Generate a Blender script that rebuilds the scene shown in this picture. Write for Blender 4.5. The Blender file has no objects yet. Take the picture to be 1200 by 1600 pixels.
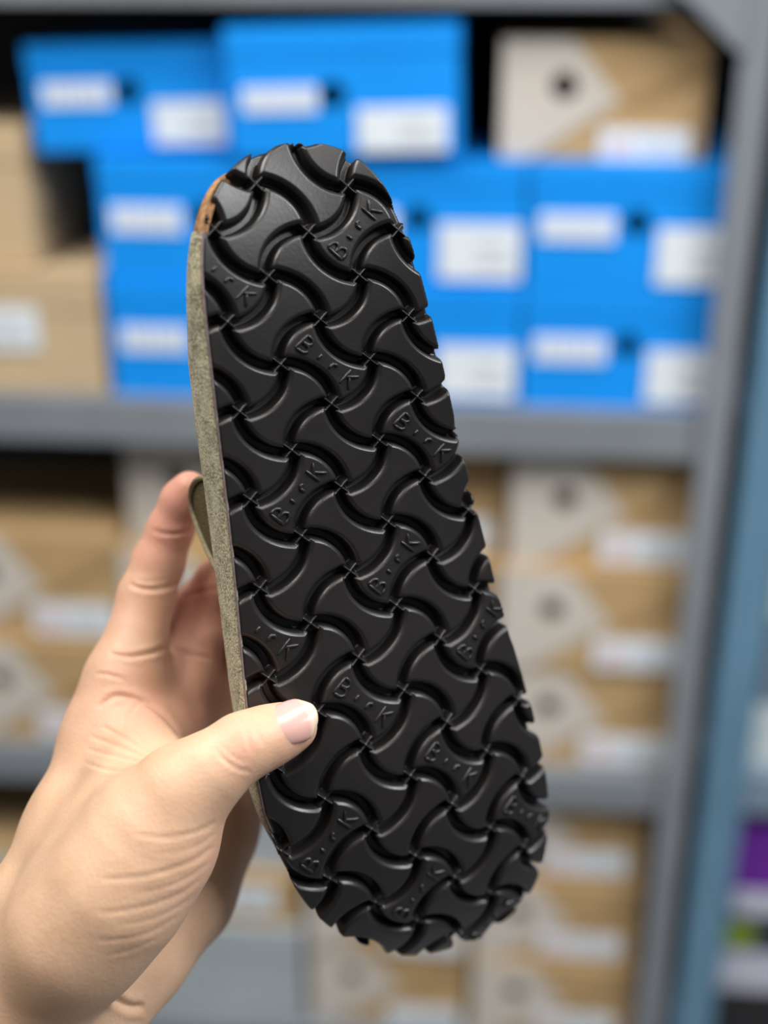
import bpy, bmesh, math, random
import numpy as np
from mathutils import Vector, Matrix
random.seed(4)
R = math.radians
sc = bpy.context.scene
col = sc.collection

# ------------------------------------------------------------------ camera
FPX = 2000.0                       # focal length in pixels of the 1200 x 1600 frame
PITCH = R(24.0)
CAMZ = 1.5
cam_d = bpy.data.cameras.new('camera')
cam = bpy.data.objects.new('camera', cam_d)
col.objects.link(cam)
cam.location = (0, 0, CAMZ)
cam.rotation_euler = (R(90) - PITCH, 0, 0)
cam_d.sensor_fit = 'VERTICAL'
cam_d.sensor_height = 36.0
cam_d.lens = 36.0 * FPX / 1600.0
cam_d.clip_start = 0.02
cam_d.dof.use_dof = True
cam_d.dof.focus_distance = 0.386
cam_d.dof.aperture_fstop = 3.5
cam_d.dof.aperture_blades = 0
sc.camera = cam

# ------------------------------------------------------------------ light
w = bpy.data.worlds.new('world'); sc.world = w
w.use_nodes = True
bg = w.node_tree.nodes['Background']
bg.inputs[0].default_value = (0.86, 0.93, 1.0, 1)
bg.inputs[1].default_value = 0.09

def area(name, loc, target, sx, sy, power, color=(1, 0.97, 0.92)):
    d = bpy.data.lights.new(name, 'AREA'); d.shape = 'RECTANGLE'
    d.size = sx; d.size_y = sy; d.energy = power; d.color = color
    o = bpy.data.objects.new(name, d); col.objects.link(o)
    o.location = loc
    o.rotation_euler = (Vector(target) - Vector(loc)).to_track_quat('-Z', 'Y').to_euler()
    return o
area('ceiling_tube_light', (-0.75, 0.30, 2.70), (-0.75, 0.30, 0), 0.25, 1.25, 36)
area('ceiling_tube_light', (1.30, 0.05, 2.60), (1.30, 0.05, 0), 0.25, 1.25, 62, (0.97, 0.985, 1.0))
area('ceiling_tube_light', (0.25, 0.20, 2.70), (0.25, 0.20, 0), 0.25, 1.25, 16)

vs = sc.view_settings
vs.view_transform = 'Standard'; vs.look = 'None'; vs.gamma = 1.0
vs.use_curve_mapping = False
vs.exposure = 0.0

# ------------------------------------------------------------------ helpers
def mat(name, rgb, rough=0.6, spec=0.5, var=0.0, vscale=30.0, bump=0.0, bscale=200.0, metal=0.0, rgb2=None, sss=0.0, detail=4.0, bdist=0.001):
    m = bpy.data.materials.new(name); m.use_nodes = True
    nt = m.node_tree; b = nt.nodes['Principled BSDF']
    b.inputs['Roughness'].default_value = rough
    b.inputs['Specular IOR Level'].default_value = spec
    b.inputs['Metallic'].default_value = metal
    b.inputs['Base Color'].default_value = (*rgb, 1)
    tc = nt.nodes.new('ShaderNodeTexCoord')
    if var > 0 or rgb2:
        n = nt.nodes.new('ShaderNodeTexNoise'); n.inputs['Scale'].default_value = vscale; n.inputs['Detail'].default_value = detail
        nt.links.new(tc.outputs['Object'], n.inputs['Vector'])
        r = nt.nodes.new('ShaderNodeValToRGB')
        c2 = rgb2 if rgb2 else tuple(min(1, c * (1 + var)) for c in rgb)
        c1 = rgb if rgb2 else tuple(c * (1 - var) for c in rgb)
        r.color_ramp.elements[0].color = (*c1, 1); r.color_ramp.elements[0].position = 0.3
        r.color_ramp.elements[1].color = (*c2, 1); r.color_ramp.elements[1].position = 0.7
        nt.links.new(n.outputs['Fac'], r.inputs['Fac'])
        nt.links.new(r.outputs['Color'], b.inputs['Base Color'])
    if bump > 0:
        n2 = nt.nodes.new('ShaderNodeTexNoise'); n2.inputs['Scale'].default_value = bscale; n2.inputs['Detail'].default_value = 3
        nt.links.new(tc.outputs['Object'], n2.inputs['Vector'])
        bp = nt.nodes.new('ShaderNodeBump'); bp.inputs['Strength'].default_value = bump; bp.inputs['Distance'].default_value = bdist
        nt.links.new(n2.outputs['Fac'], bp.inputs['Height'])
        nt.links.new(bp.outputs['Normal'], b.inputs['Normal'])
    return m

M = {}
M['floor'] = mat('floor_concrete', (0.20, 0.20, 0.20), 0.5, var=0.15, vscale=6)
M['wall'] = mat('wall_paint', (0.25, 0.25, 0.26), 0.8, var=0.05)
M['steel'] = mat('grey_shelf_steel', (0.215, 0.235, 0.262), 0.45, 0.5, var=0.08, vscale=12)
M['gap_shade'] = mat('gap_shade_back', (0.03, 0.03, 0.032), 0.6, var=0.1)  # near-black colour stands in for the shade behind the boxes
M['steel_blue'] = mat('blue_grey_post_steel', (0.115, 0.235, 0.345), 0.45, 0.5, var=0.1, vscale=10)
M['blue'] = mat('blue_card', (0.004, 0.285, 0.88), 0.55, 0.3, var=0.05, vscale=9)
M['tan'] = mat('tan_card', (0.50, 0.335, 0.165), 0.75, 0.3, var=0.07, vscale=14)
M['tan_dark'] = mat('dark_tan_print', (0.40, 0.26, 0.12), 0.75, 0.3, var=0.07, vscale=14)
M['kraft'] = mat('pale_kraft_card', (0.56, 0.42, 0.26), 0.75, 0.3, var=0.06, vscale=14)
M['pale'] = mat('pale_grey_print', (0.60, 0.55, 0.49), 0.7, 0.3, var=0.04, vscale=14)
M['palebox'] = mat('pale_blue_grey_card', (0.42, 0.47, 0.50), 0.7, 0.3, var=0.07, vscale=14)
M['label'] = mat('white_label_paper', (0.74, 0.80, 0.86), 0.6, 0.3, var=0.03, vscale=60)
M['ink'] = mat('grey_label_ink', (0.30, 0.32, 0.36), 0.7)
M['stamp'] = mat('pink_label_ink', (0.72, 0.52, 0.53), 0.7)
M['logo'] = mat('white_logo_ink', (0.78, 0.84, 0.92), 0.6, 0.3)
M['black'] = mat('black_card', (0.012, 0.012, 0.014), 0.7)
M['white'] = mat('white_card', (0.60, 0.68, 0.70), 0.7, var=0.04)
M['lilac'] = mat('lilac_white_card', (0.52, 0.53, 0.63), 0.7, var=0.04)
M['purple'] = mat('purple_card', (0.13, 0.012, 0.30), 0.6, var=0.1)
M['navy'] = mat('navy_card', (0.008, 0.016, 0.05), 0.6)
M['green'] = mat('lime_green_ink', (0.22, 0.33, 0.01), 0.6)
M['khaki'] = mat('khaki_card', (0.38, 0.36, 0.22), 0.7)
M['bluegrey'] = mat('blue_grey_card', (0.18, 0.24, 0.32), 0.7)

def tag(o, label=None, cat=None, group=None, kind=None):
    if label: o['label'] = label
    if cat: o['category'] = cat
    if group: o['group'] = group
    if kind: o['kind'] = kind
    return o

def mesh_obj(name, verts, faces, m, parent=None, smooth=False):
    me = bpy.data.meshes.new(name)
    me.from_pydata([tuple(v) for v in verts], [], faces)
    if isinstance(m, str): m = M[m]
    me.materials.append(m)
    if smooth: me.polygons.foreach_set('use_smooth', [True] * len(me.polygons))
    me.update()
    o = bpy.data.objects.new(name, me); col.objects.link(o)
    if parent: o.parent = parent
    return o

def fast_mesh(name, V, Q, m, parent=None):
    """numpy verts (n,3) and quads (k,4)"""
    me = bpy.data.meshes.new(name)
    me.vertices.add(len(V)); me.vertices.foreach_set('co', np.asarray(V, np.float32).ravel())
    k = Q.shape[1]
    me.loops.add(Q.size); me.loops.foreach_set('vertex_index', Q.astype(np.int32).ravel())
    me.polygons.add(len(Q)); me.polygons.foreach_set('loop_start', np.arange(0, Q.size, k, dtype=np.int32))
    me.polygons.foreach_set('use_smooth', np.ones(len(Q), bool))
    me.update(calc_edges=True); me.validate()
    if m: me.materials.append(m)
    o = bpy.data.objects.new(name, me); col.objects.link(o)
    if parent: o.parent = parent
    return o

def empty(name, loc=(0, 0, 0), rot=(0, 0, 0)):
    o = bpy.data.objects.new(name, None); col.objects.link(o)
    o.empty_display_size = 0.02
    o.location = loc; o.rotation_euler = rot
    return o

def box_vf(x0, x1, y0, y1, z0, z1, bev=0.0):
    bm = bmesh.new()
    bmesh.ops.create_cube(bm, size=1)
    for v in bm.verts:
        v.co = Vector(((x0 + x1) / 2 + v.co.x * (x1 - x0), (y0 + y1) / 2 + v.co.y * (y1 - y0), (z0 + z1) / 2 + v.co.z * (z1 - z0)))
    if bev > 0:
        bmesh.ops.bevel(bm, geom=list(bm.edges), offset=bev, segments=2, affect='EDGES')
    bm.verts.index_update()
    v = [tuple(a.co) for a in bm.verts]; f = [[b.index for b in p.verts] for p in bm.faces]
    bm.free()
    return v, f

def box(name, x0, x1, y0, y1, z0, z1, m, parent=None, bev=0.0):
    v, f = box_vf(x0, x1, y0, y1, z0, z1, bev)
    return mesh_obj(name, v, f, m, parent)

# shelf frame: a to the right along the shelf front, b into the shelf, z up
PSI = R(5.0); D0 = 1.18
EX = Vector((math.cos(PSI), -math.sin(PSI), 0)); EY = Vector((math.sin(PSI), math.cos(PSI), 0))
def W(a, b, z): return Vector((0, D0, 0)) + EX * a + EY * b + Vector((0, 0, z))

# camera frame (x right, y down, z forward; millimetres) to the world
CR = np.array([1.0, 0, 0]); CD = np.array([0, -math.sin(PITCH), -math.cos(PITCH)]); CF = np.array([0, math.cos(PITCH), -math.sin(PITCH)])
def cam2w(X):
    X = np.asarray(X, float) / 1000.0
    return np.array([0, 0, CAMZ]) + X[..., 0:1] * CR + X[..., 1:2] * CD + X[..., 2:3] * CF

# ------------------------------------------------------------------ structure
def slab(name, corners_ab, z0, z1, m):
    pts = [W(a, b, z0) for a, b in corners_ab] + [W(a, b, z1) for a, b in corners_ab]
    return tag(mesh_obj(name, pts, [[3, 2, 1, 0], [4, 5, 6, 7], [0, 1, 5, 4], [1, 2, 6, 5], [2, 3, 7, 6], [3, 0, 4, 7]], m), kind='structure')
slab('floor', [(-3, -3), (3, -3), (3, 0.75), (-3, 0.75)], -0.05, 0.0, 'floor')
slab('wall_back', [(-3, 0.66), (3, 0.66), (3, 0.72), (-3, 0.72)], 0.0, 3.0, 'wall')

# ------------------------------------------------------------------ shelving units
def shelf_unit(a0, a1, lips, ztop, post_w, mpost, mshelf, label, depth=0.46, shelf_a0=None):
    t = empty('shelving_unit', W(a0, 0, 0), (0, 0, -PSI))
    L = a1 - a0
    tag(t, label, 'shelving unit', 'steel shelving units')
    for x0, sgn in ((0, 1), (L - post_w, -1)):                    # L-profile posts, front and back
        for yb in (0, 1):
            v1, f1 = box_vf(x0, x0 + post_w, (-0.022 if yb == 0 else depth), (-0.018 if yb == 0 else depth + 0.004), 0, ztop, 0.0006)
            xs = (x0, x0 + 0.003) if (x0 == 0) else (x0 + post_w - 0.003, x0 + post_w)
            ya, yc = (-0.018, -0.003) if yb == 0 else (depth - 0.04, depth)
            v2, f2 = box_vf(xs[0], xs[1], ya, yc, 0, ztop)
            n = len(v1)
            mesh_obj('post', v1 + v2, f1 + [[i + n for i in f] for f in f2], mpost, t)
    for (z0, z1) in lips:
        # board with a folded front lip
        v1, f1 = box_vf(0.003, L - 0.003, -0.012, depth, z1 - 0.004, z1)
        v2, f2 = box_vf(0.003, L - 0.003, -0.016, -0.012, z0, z1, 0.0012)
        v3, f3 = box_vf(0.003, L - 0.003, -0.012, 0.006, z0, z0 + 0.003)
        vv, ff = [], []
        for v, f in ((v1, f1), (v2, f2), (v3, f3)):
            n = len(vv); vv += v; ff += [[i + n for i in q] for q in f]
        mesh_obj('shelf_board', vv, ff, mshelf, t)
    box('gap_shade_panel', 0.01, L - 0.01, depth - 0.006, depth - 0.002, 0.05, ztop - 0.02, 'gap_shade', t)  # added dark sheet, makes the gaps between the boxes look shaded
    return t

A_L, A_R = -0.86, 0.3285
u1 = shelf_unit(A_L, A_R, [(0.237, 0.281), (0.634, 0.678), (1.046, 1.092), (1.451, 1.492), (1.90, 1.945)], 2.0, 0.0275, 'steel', 'steel',
           'long grey steel shelving unit carrying the blue and tan shoe boxes')
# corner gusset plates under the upper shelf at the right front post
def gusset(parent, x, z, s, dirx):
    pts = [(x, z), (x + dirx * s, z), (x + dirx * s, z - 0.012), (x + dirx * 0.004, z - s * 1.0), (x, z - s * 1.0)]
    v = [(p[0], -0.0275, p[1]) for p in pts] + [(p[0], -0.0225, p[1]) for p in pts]
    n = len(pts)
    f = [list(range(n)), list(range(2 * n - 1, n - 1, -1))] + [[i, i + n, (i + 1) % n + n, (i + 1) % n] for i in range(n)]
    return mesh_obj('gusset_plate', v, f, 'steel', parent)
gusset(u1, A_R - A_L - 0.0275, 1.495, 0.078, -1)
gusset(u1, 0.0275, 1.495, 0.078, 1)
u2 = shelf_unit(0.345, 1.25, [(0.24, 0.284), (0.64, 0.69), (1.04, 1.085), (1.446, 1.492)], 2.0, 0.043, 'steel_blue', 'bluegrey',
           'blue-grey steel shelving unit with the wide post at the right edge')

# ------------------------------------------------------------------ shoe boxes
def ray_poly(c, ang, poly):
    dx, dz = math.cos(ang), math.sin(ang); best = None
    n = len(poly)
    for i in range(n):
        (x1, z1), (x2, z2) = poly[i], poly[(i + 1) % n]
        ex, ez = x2 - x1, z2 - z1
        den = dx * ez - dz * ex
        if abs(den) < 1e-12: continue
        t = ((x1 - c[0]) * ez - (z1 - c[1]) * ex) / den
        s = ((x1 - c[0]) * dz - (z1 - c[1]) * dx) / den
        if t > 0 and -1e-9 <= s <= 1 + 1e-9 and (best is None or t < best): best = t
    return (c[0] + dx * best, c[1] + dz * best)

def holed(poly, c, r, y):
    """ring of quads between polygon outline and a round hole, in the plane y (facing -y)"""
    angs = sorted(set([round(i * 2 * math.pi / 28, 5) for i in range(28)] + [round(math.atan2(p[1] - c[1], p[0] - c[0]) % (2 * math.pi), 5) for p in poly]))
    out = [ray_poly(c, a, poly) for a in angs]
    n = len(angs)
    v = [(p[0], y, p[1]) for p in out] + [(c[0] + r * math.cos(a), y, c[1] + r * math.sin(a)) for a in angs]
    f = [[i, (i + 1) % n, (i + 1) % n + n, i + n] for i in range(n)]
    return v, f, n

def shoe_box(kind, a, b, z, w_, h, d=0.30, yaw=0.0, roll=0.0, label='', group=None, hole=None, logo=None, lab=None, pennant=None, stripe=None, lid=0.03, stamp=None, name='shoe_box', labmat='label', disc=None):
    """a, z lower left front corner. fractions of w/h for details"""
    t = empty(name, W(a, b, z), (0, roll, -PSI + yaw))
    tag(t, label, 'box', group)
    rect = [(0, 0), (w_, 0), (w_, h), (0, h)]
    if hole:
        hc = (hole[0] * w_, hole[1] * h); hr = 0.0118
        v, f, n = holed(rect, hc, hr, 0.0)
        k = len(v)
        angs_in = [(v[i + n][0], v[i + n][2]) for i in range(n)]
        v += [(p[0], 0.002, p[1]) for p in angs_in]
        f += [[i + n, (i + 1) % n + n, (i + 1) % n + k, i + k] for i in range(n)]
        k2 = len(v)
        v += [(0, d, 0), (w_, d, 0), (w_, d, h), (0, d, h), (0, 0, 0), (w_, 0, 0), (w_, 0, h), (0, 0, h)]
        q = k2
        f += [[q + 1, q, q + 3, q + 2], [q + 4, q, q + 1, q + 5], [q + 5, q + 1, q + 2, q + 6], [q + 6, q + 2, q + 3, q + 7], [q + 7, q + 3, q, q + 4]]
        body = mesh_obj('body', v, f, kind, t)
        # cup behind the finger hole, shade inside the box painted as black
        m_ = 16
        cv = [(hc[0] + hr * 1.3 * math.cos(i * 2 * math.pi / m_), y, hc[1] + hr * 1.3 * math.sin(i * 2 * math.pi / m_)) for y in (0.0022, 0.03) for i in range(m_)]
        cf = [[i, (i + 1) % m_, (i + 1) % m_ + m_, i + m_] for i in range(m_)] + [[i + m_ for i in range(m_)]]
        mesh_obj('hole_shade_cup', cv, cf, 'black', t)
    else:
        body = box('body', 0, w_, 0, d, 0, h, kind, t, 0.0012)
    if lid:
        e = 0.0013
        vv, ff = [], []
        for x0, x1, y0, y1, z0, z1 in ((-e, w_ + e, -e, d + e, h, h + e), (-e, w_ + e, -e, 0.0 - 0.0002, h - lid, h), (-e, -0.0002, -e, d + e, h - lid, h), (w_ + 0.0002, w_ + e, -e, d + e, h - lid, h)):
            v, f = box_vf(x0, x1, y0, y1, z0, z1); n = len(vv); vv += v; ff += [[i + n for i in q] for q in f]
        mesh_obj('lid', vv, ff, kind, t)
    y = -0.0016
    if pennant:
        poly = [(p[0] * w_, p[1] * h) for p in pennant]
        if hole:
            v, f, n = holed(poly, (hole[0] * w_, hole[1] * h), 0.0116, y)
        else:
            v = [(p[0], y, p[1]) for p in poly]; f = [list(range(len(poly)))]
        mesh_obj('printed_pennant', v, f, 'pale', t)
    if stripe:
        poly = [(p[0] * w_, p[1] * h) for p in stripe]
        mesh_obj('printed_stripe', [(p[0], y, p[1]) for p in poly], [list(range(len(poly)))], 'tan_dark', t)
    if logo:
        x0, z0, x1, z1 = logo[0] * w_, logo[1] * h, logo[2] * w_, logo[3] * h
        n = 6; sw = (x1 - x0) / n
        vv, ff = [], []
        for i in range(n):                                   # unreadable run of letter-like blocks
            q = 0.08 * sw
            v, f = box_vf(x0 + i * sw + q, x0 + (i + 1) * sw - q, y - 0.0004, y, z0, z1); k = len(vv); vv += v; ff += [[j + k for j in g] for g in f]
        mesh_obj('printed_logo', vv, ff, 'logo', t)
    if lab:
        x0, z0, x1, z1 = lab[0] * w_, lab[1] * h, lab[2] * w_, lab[3] * h
        lb = box('label', x0, x1, y - 0.0006, y, z0, z1, labmat, t)
        lw, lh = x1 - x0, z1 - z0
        for i in range(2):
            box('label_print', x0 + lw * 0.45, x1 - lw * (0.1 + 0.1 * i), y - 0.0009, y - 0.0007, z0 + lh * (0.25 + 0.3 * i), z0 + lh * (0.31 + 0.3 * i), 'ink', lb)
        if stamp:
            box('label_stamp', x0 + lw * 0.10, x0 + lw * 0.34, y - 0.0009, y - 0.0007, z0 + lh * 0.2, z0 + lh * 0.62, 'stamp', lb)
    if disc:
        cx, cz, r = disc[0] * w_, disc[1] * h, disc[2]
        n = 24
        v = [(cx + r * math.cos(i * 2 * math.pi / n), yy, cz + r * 0.8 * math.sin(i * 2 * math.pi / n)) for yy in (y - 0.0005, y) for i in range(n)]
        mesh_obj('printed_emblem', v, [list(range(n - 1, -1, -1))] + [[i, (i + 1) % n, (i + 1) % n + n, i + n] for i in range(n)], 'green', t)
    return t

BL = dict(hole=(0.50, 0.55), logo=(0.05, 0.40, 0.40, 0.62), lab=(0.60, 0.06, 0.985, 0.52))
GB = 'blue shoe boxes on the upper shelf'
def blue(a, z, label, **k):
    kk = dict(BL); kk.update(k)
    w_ = kk.pop('w_', 0.1945); h = kk.pop('h', 0.1125); b = kk.pop('b', 0.0)
    return shoe_box('blue', a, b, z, w_, h, label=label, group=GB, lid=None if kk.pop('nolid', False) else 0.022, **kk)
z1 = 1.0925
blue(-0.266, z1, 'blue shoe box at shelf level, left, beside the kraft box')
blue(-0.066, z1, 'blue shoe box at shelf level, behind the sole, between two blue boxes')
blue(0.132, z1, 'blue shoe box at shelf level beside the grey post')
z2 = z1 + 0.1145
blue(-0.266, z2, 'blue shoe box in the middle layer, leftmost of its layer', b=0.002)
blue(-0.066, z2, 'blue shoe box in the middle layer, behind the top of the sole', b=0.002)
blue(0.132, z2, 'blue shoe box in the middle layer beside the grey post', b=-0.001)
z3 = z2 + 0.1145
blue(-0.324, z3 + 0.0005, 'blue shoe box in the top layer, left, with the plain bright white label', b=0.015, w_=0.1815, h=0.092, roll=R(-1.6),
     hole=(0.50, 0.56), logo=(0.06, 0.44, 0.42, 0.66), lab=(0.62, 0.06, 0.985, 0.46))
blue(-0.136, z3 + 0.0005, 'blue shoe box in the top layer, right, next to the dark gap', b=-0.008, w_=0.204, h=0.110, roll=R(-1.6),
     hole=(0.455, 0.48), logo=(0.06, 0.36, 0.39, 0.55), lab=(0.56, 0.04, 0.95, 0.38))

PEN = [(0.0, 0.0), (0.14, 0.0), (0.58, 0.50), (0.34, 1.0), (0.0, 1.0)]
STR = [(0.60, 0.50), (0.66, 0.44), (0.98, 0.74), (0.98, 0.90)]
GT = 'tan shoe boxes with a pale pennant print'
def tan(a, z, label, w_=0.198, h=0.118, b=0.0, **k):
    kk = dict(hole=(0.27, 0.62), lab=(0.50, 0.03, 0.95, 0.30), pennant=PEN, stripe=STR, stamp=True)
    kk.update(k)
    return shoe_box(kk.pop('kind', 'tan'), a, b, z, w_, h, label=label, group=kk.pop('group', GT), lid=None, **kk)
tan(0.103, z3 + 0.001, 'tan pennant shoe box on top of the blue boxes, topmost right', w_=0.180, h=0.101, b=0.012, hole=(0.305, 0.62), lab=(0.49, 0.0, 0.93, 0.27))
# kraft boxes at the left of the upper shelf
shoe_box('kraft', -0.482, 0.0, z1, 0.208, 0.119, label='plain kraft box with a white label at the left end of the upper shelf', lab=(0.22, 0.36, 0.70, 0.72), lid=0.035, stamp=False)
shoe_box('kraft', -0.545, 0.012, z1 + 0.122, 0.208, 0.128, label='plain kraft box stacked on top of the labelled kraft box', lid=0.03, d=0.27)
# middle shelf
zB = 0.679
for (a, n, hs, colname) in ((0.123, 3, 0.119, 'beside the grey post'), (-0.078, 3, 0.119, 'directly behind the sole'), (-0.277, 3, 0.119, 'behind the fingertips'), (-0.478, 2, 0.126, 'left of the hand')):
    for i in range(n):
        lev = ['bottom', 'second', 'top'][i] if n == 3 else ['lower', 'upper'][i]
        dx = (0.0, -0.003, 0.004)[i]; db = (0.004, 0.0, 0.01)[i] if a > 0 else (0.0, 0.008, 0.03)[i]
        tan(a + dx, zB + i * (hs + 0.0006), '%s tan pennant shoe box of the middle-shelf stack %s' % (lev, colname), h=hs, b=db,
            d=(0.2 if n == 2 else 0.3), lab=((0.46, 0.04, 0.93, 0.34) if i != 1 else (0.50, 0.06, 0.96, 0.36)))
# lower shelf
zC = 0.282
for i in range(3):
    tan(0.106, zC + i * 0.1166, '%s tan pennant shoe box of the lower-shelf stack beside the grey post' % ('bottom', 'second', 'top')[i], h=0.116, b=0.005 * i, w_=0.19,
        lab=(0.40, 0.10, 0.90, 0.38))
for i in range(3):
    tan(-0.091, zC + i * 0.1166, '%s tan pennant shoe box of the lower-shelf stack below the toe of the sole' % ('bottom', 'second', 'top')[i], h=0.116, b=0.004 * (2 - i), w_=0.19,
        lab=(0.50, 0.02, 0.96, 0.26), stamp=False)
shoe_box('palebox', -0.305, -0.004, zC, 0.205, 0.148, label='pale blue-grey box at the bottom below the hand', lab=None, lid=0.04)
shoe_box('tan', -0.255, 0.0, zC + 0.150, 0.150, 0.072, label='small tan box with a white label lying on the pale blue-grey box', lab=(0.30, 0.28, 0.85, 0.8), lid=0.02)
shoe_box('palebox', -0.275, 0.01, zC + 0.2235, 0.180, 0.06, label='flat pale box on top of the small tan box below the hand', lid=0.02)
tan(-0.52, zC, 'lower tan pennant shoe box at the bottom left behind the wrist', w_=0.198)
tan(-0.52, zC + 0.1186, 'upper tan pennant shoe box at the bottom left behind the wrist', w_=0.198)
# right-hand unit
GR = 'boxes on the right-hand shelving unit'
def rb(m, z0, z1_, label, a=0.392, w_=0.20, b=0.0, **k):
    return shoe_box(m, a, b, z0, w_, z1_ - z0, label=label, group=GR, lid=None, **k)
rb('black', 0.285, 0.376, 'black box at the bottom of the right-hand unit')
rb('lilac', 0.377, 0.434, 'lilac-white box between the black and the navy box', a=0.389)
rb('navy', 0.435, 0.487, 'navy box with a lime green emblem', a=0.389, disc=(0.10, 0.5, 0.020))
rb('lilac', 0.488, 0.523, 'thin lilac-white box under the purple box', a=0.396)
rb('purple', 0.524, 0.615, 'purple box under the shelf of the right-hand unit', a=0.389)
rb('white', 0.691, 0.768, 'pale teal-white box standing on the blue-grey shelf', a=0.392)
rb('bluegrey', 0.769, 0.868, 'dull blue-grey box between two pale boxes', a=0.396)
rb('white', 0.869, 0.945, 'pale teal-white box above the dull blue-grey box', a=0.396)
rb('khaki', 0.946, 0.99, 'thin khaki box, topmost of the middle stack of the right-hand unit', a=0.398)
rb('navy', 1.086, 1.300, 'large navy box at the upper right edge', a=0.392)
rb('purple', 1.301, 1.405, 'purple box at the upper right edge beside the post', a=0.392)

# ------------------------------------------------------------------ the shoe
# sole surface: position of the tread plane in millimetres (camera frame axes) as a smooth function of
# the tread lattice coordinates (u across, v heel to toe; one unit = 14 mm)
P_MM = 14.0
SC = np.array([[3.136, 16.129, 397.373], [12.978, 130.22, 22.721], [-1.701, 16.156, -16.555], [-0.941, -1.51, 4.413], [-1.722, -13.942, 23.532], [51.548, -8.429, 22.343], [0.538, -6.515, 3.47], [1.279, 1.272, -8.082], [-0.353, 3.309, -1.745], [-1.727, 0.913, 0.919], [-3.254, -1.215, 9.326], [-0.063, -3.867, -3.272]])
TT = [(i, j) for i in range(3) for j in range(5) if i + j <= 4]
def _b(u, v, d=0):
    x = (u - 2) / 4; y = (v - 9) / 10
    if d == 0: return np.stack([x**i * y**j for i, j in TT], -1)
    if d == 1: return np.stack([(i * x**max(i - 1, 0) * y**j) / 4 for i, j in TT], -1)
    return np.stack([(j * x**i * y**max(j - 1, 0)) / 10 for i, j in TT], -1)
def sole_pt(u, v, h):
    """h in mm, positive out of the tread"""
    u = np.asarray(u, float); v = np.asarray(v, float); h = np.asarray(h, float)
    n = np.cross(_b(u, v, 1) @ SC, _b(u, v, 2) @ SC)
    n = -n / np.linalg.norm(n, axis=-1, keepdims=True)
    return _b(u, v) @ SC + n * h[..., None]

OUT_RAW = np.array([[0.836,-1.025],[0.416,-0.916],[-0.063,-0.736],[-0.395,-0.493],[-0.735,-0.151],[-1.034,0.276],[-1.24,0.771],[-1.33,1.154],[-1.396,1.644],[-1.439,2.124],[-1.468,2.976],[-1.48,3.984],[-1.502,4.683],[-1.517,5.461],[-1.514,6.602],[-1.517,7.631],[-1.522,8.77],[-1.521,9.791],[-1.529,11.032],[-1.523,11.642],[-1.465,12.512],[-1.406,13.207],[-1.32,14.166],[-1.105,15.065],[-0.89,15.837],[-0.545,16.637],[-0.262,17.197],[0.092,17.677],[0.399,18.169],[0.84,18.614],[1.383,19.09],[1.723,19.357],[2.159,19.571],[2.608,19.668],[2.922,19.641],[3.397,19.689],[3.902,19.64],[4.545,19.537],[5.045,19.155],[5.389,18.709],[5.582,18.086],[5.742,17.316],[5.817,16.726],[5.818,16.076],[5.766,15.418],[5.678,14.926],[5.6,14.383],[5.457,13.681],[5.314,13.126],[5.149,12.442],[4.874,11.367],[4.603,10.222],[4.411,9.142],[4.272,8.331],[4.133,7.586],[4.006,6.745],[3.879,5.974],[3.811,5.134],[3.722,4.561],[3.626,3.789],[3.498,2.818],[3.381,1.983],[3.256,1.174],[3.172,0.799],[2.995,0.274],[2.806,-0.228],[2.494,-0.643],[2.166,-0.836],[1.815,-0.965],[1.3,-1.03]])
def smooth_loop(Pn, n, sig):
    d = np.r_[0, np.cumsum(np.linalg.norm(np.diff(np.r_[Pn, Pn[:1]], axis=0), axis=1))]
    t = np.linspace(0, d[-1], n, endpoint=False)
    Q = np.stack([np.interp(t, d, np.r_[Pn[:, k], Pn[0, k]]) for k in (0, 1)], 1)
    m = int(sig * 4); k = np.exp(-.5 * (np.arange(-m, m + 1) / sig) ** 2); k /= k.sum()
    return np.stack([np.convolve(np.r_[Q[-m:, c], Q[:, c], Q[:m, c]], k, 'valid') for c in (0, 1)], 1)
OUTL = smooth_loop(OUT_RAW, 480, 7.0)
tn = np.roll(OUTL, -1, 0) - np.roll(OUTL, 1, 0); tn /= np.linalg.norm(tn, axis=1, keepdims=True)
ONRM = np.stack([-tn[:, 1], tn[:, 0]], 1)
area2 = (OUTL[:, 0] * np.roll(OUTL[:, 1], -1) - OUTL[:, 1] * np.roll(OUTL[:, 0], -1)).sum()
if area2 > 0: ONRM = -ONRM                                   # outward
if ((OUTL - OUTL.mean(0)) * ONRM).sum(1).mean() < 0: ONRM = -ONRM

def signed_dist(u, v):
    """distance to the outline in lattice units, negative inside, and nearest outline index"""
    Pq = np.stack([u.ravel(), v.ravel()], 1); d = np.empty(len(Pq)); ix = np.empty(len(Pq), int)
    for s in range(0, len(Pq), 20000):
        q = Pq[s:s + 20000]
        dd = ((q[:, None, :] - OUTL[None]) ** 2).sum(2)
        i = dd.argmin(1); ix[s:s + 20000] = i
        d[s:s + 20000] = ((q - OUTL[i]) * ONRM[i]).sum(1)
    return d.reshape(u.shape), ix.reshape(u.shape)

def sstep(x): x = np.clip(x, 0, 1); return x * x * (3 - 2 * x)

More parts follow.
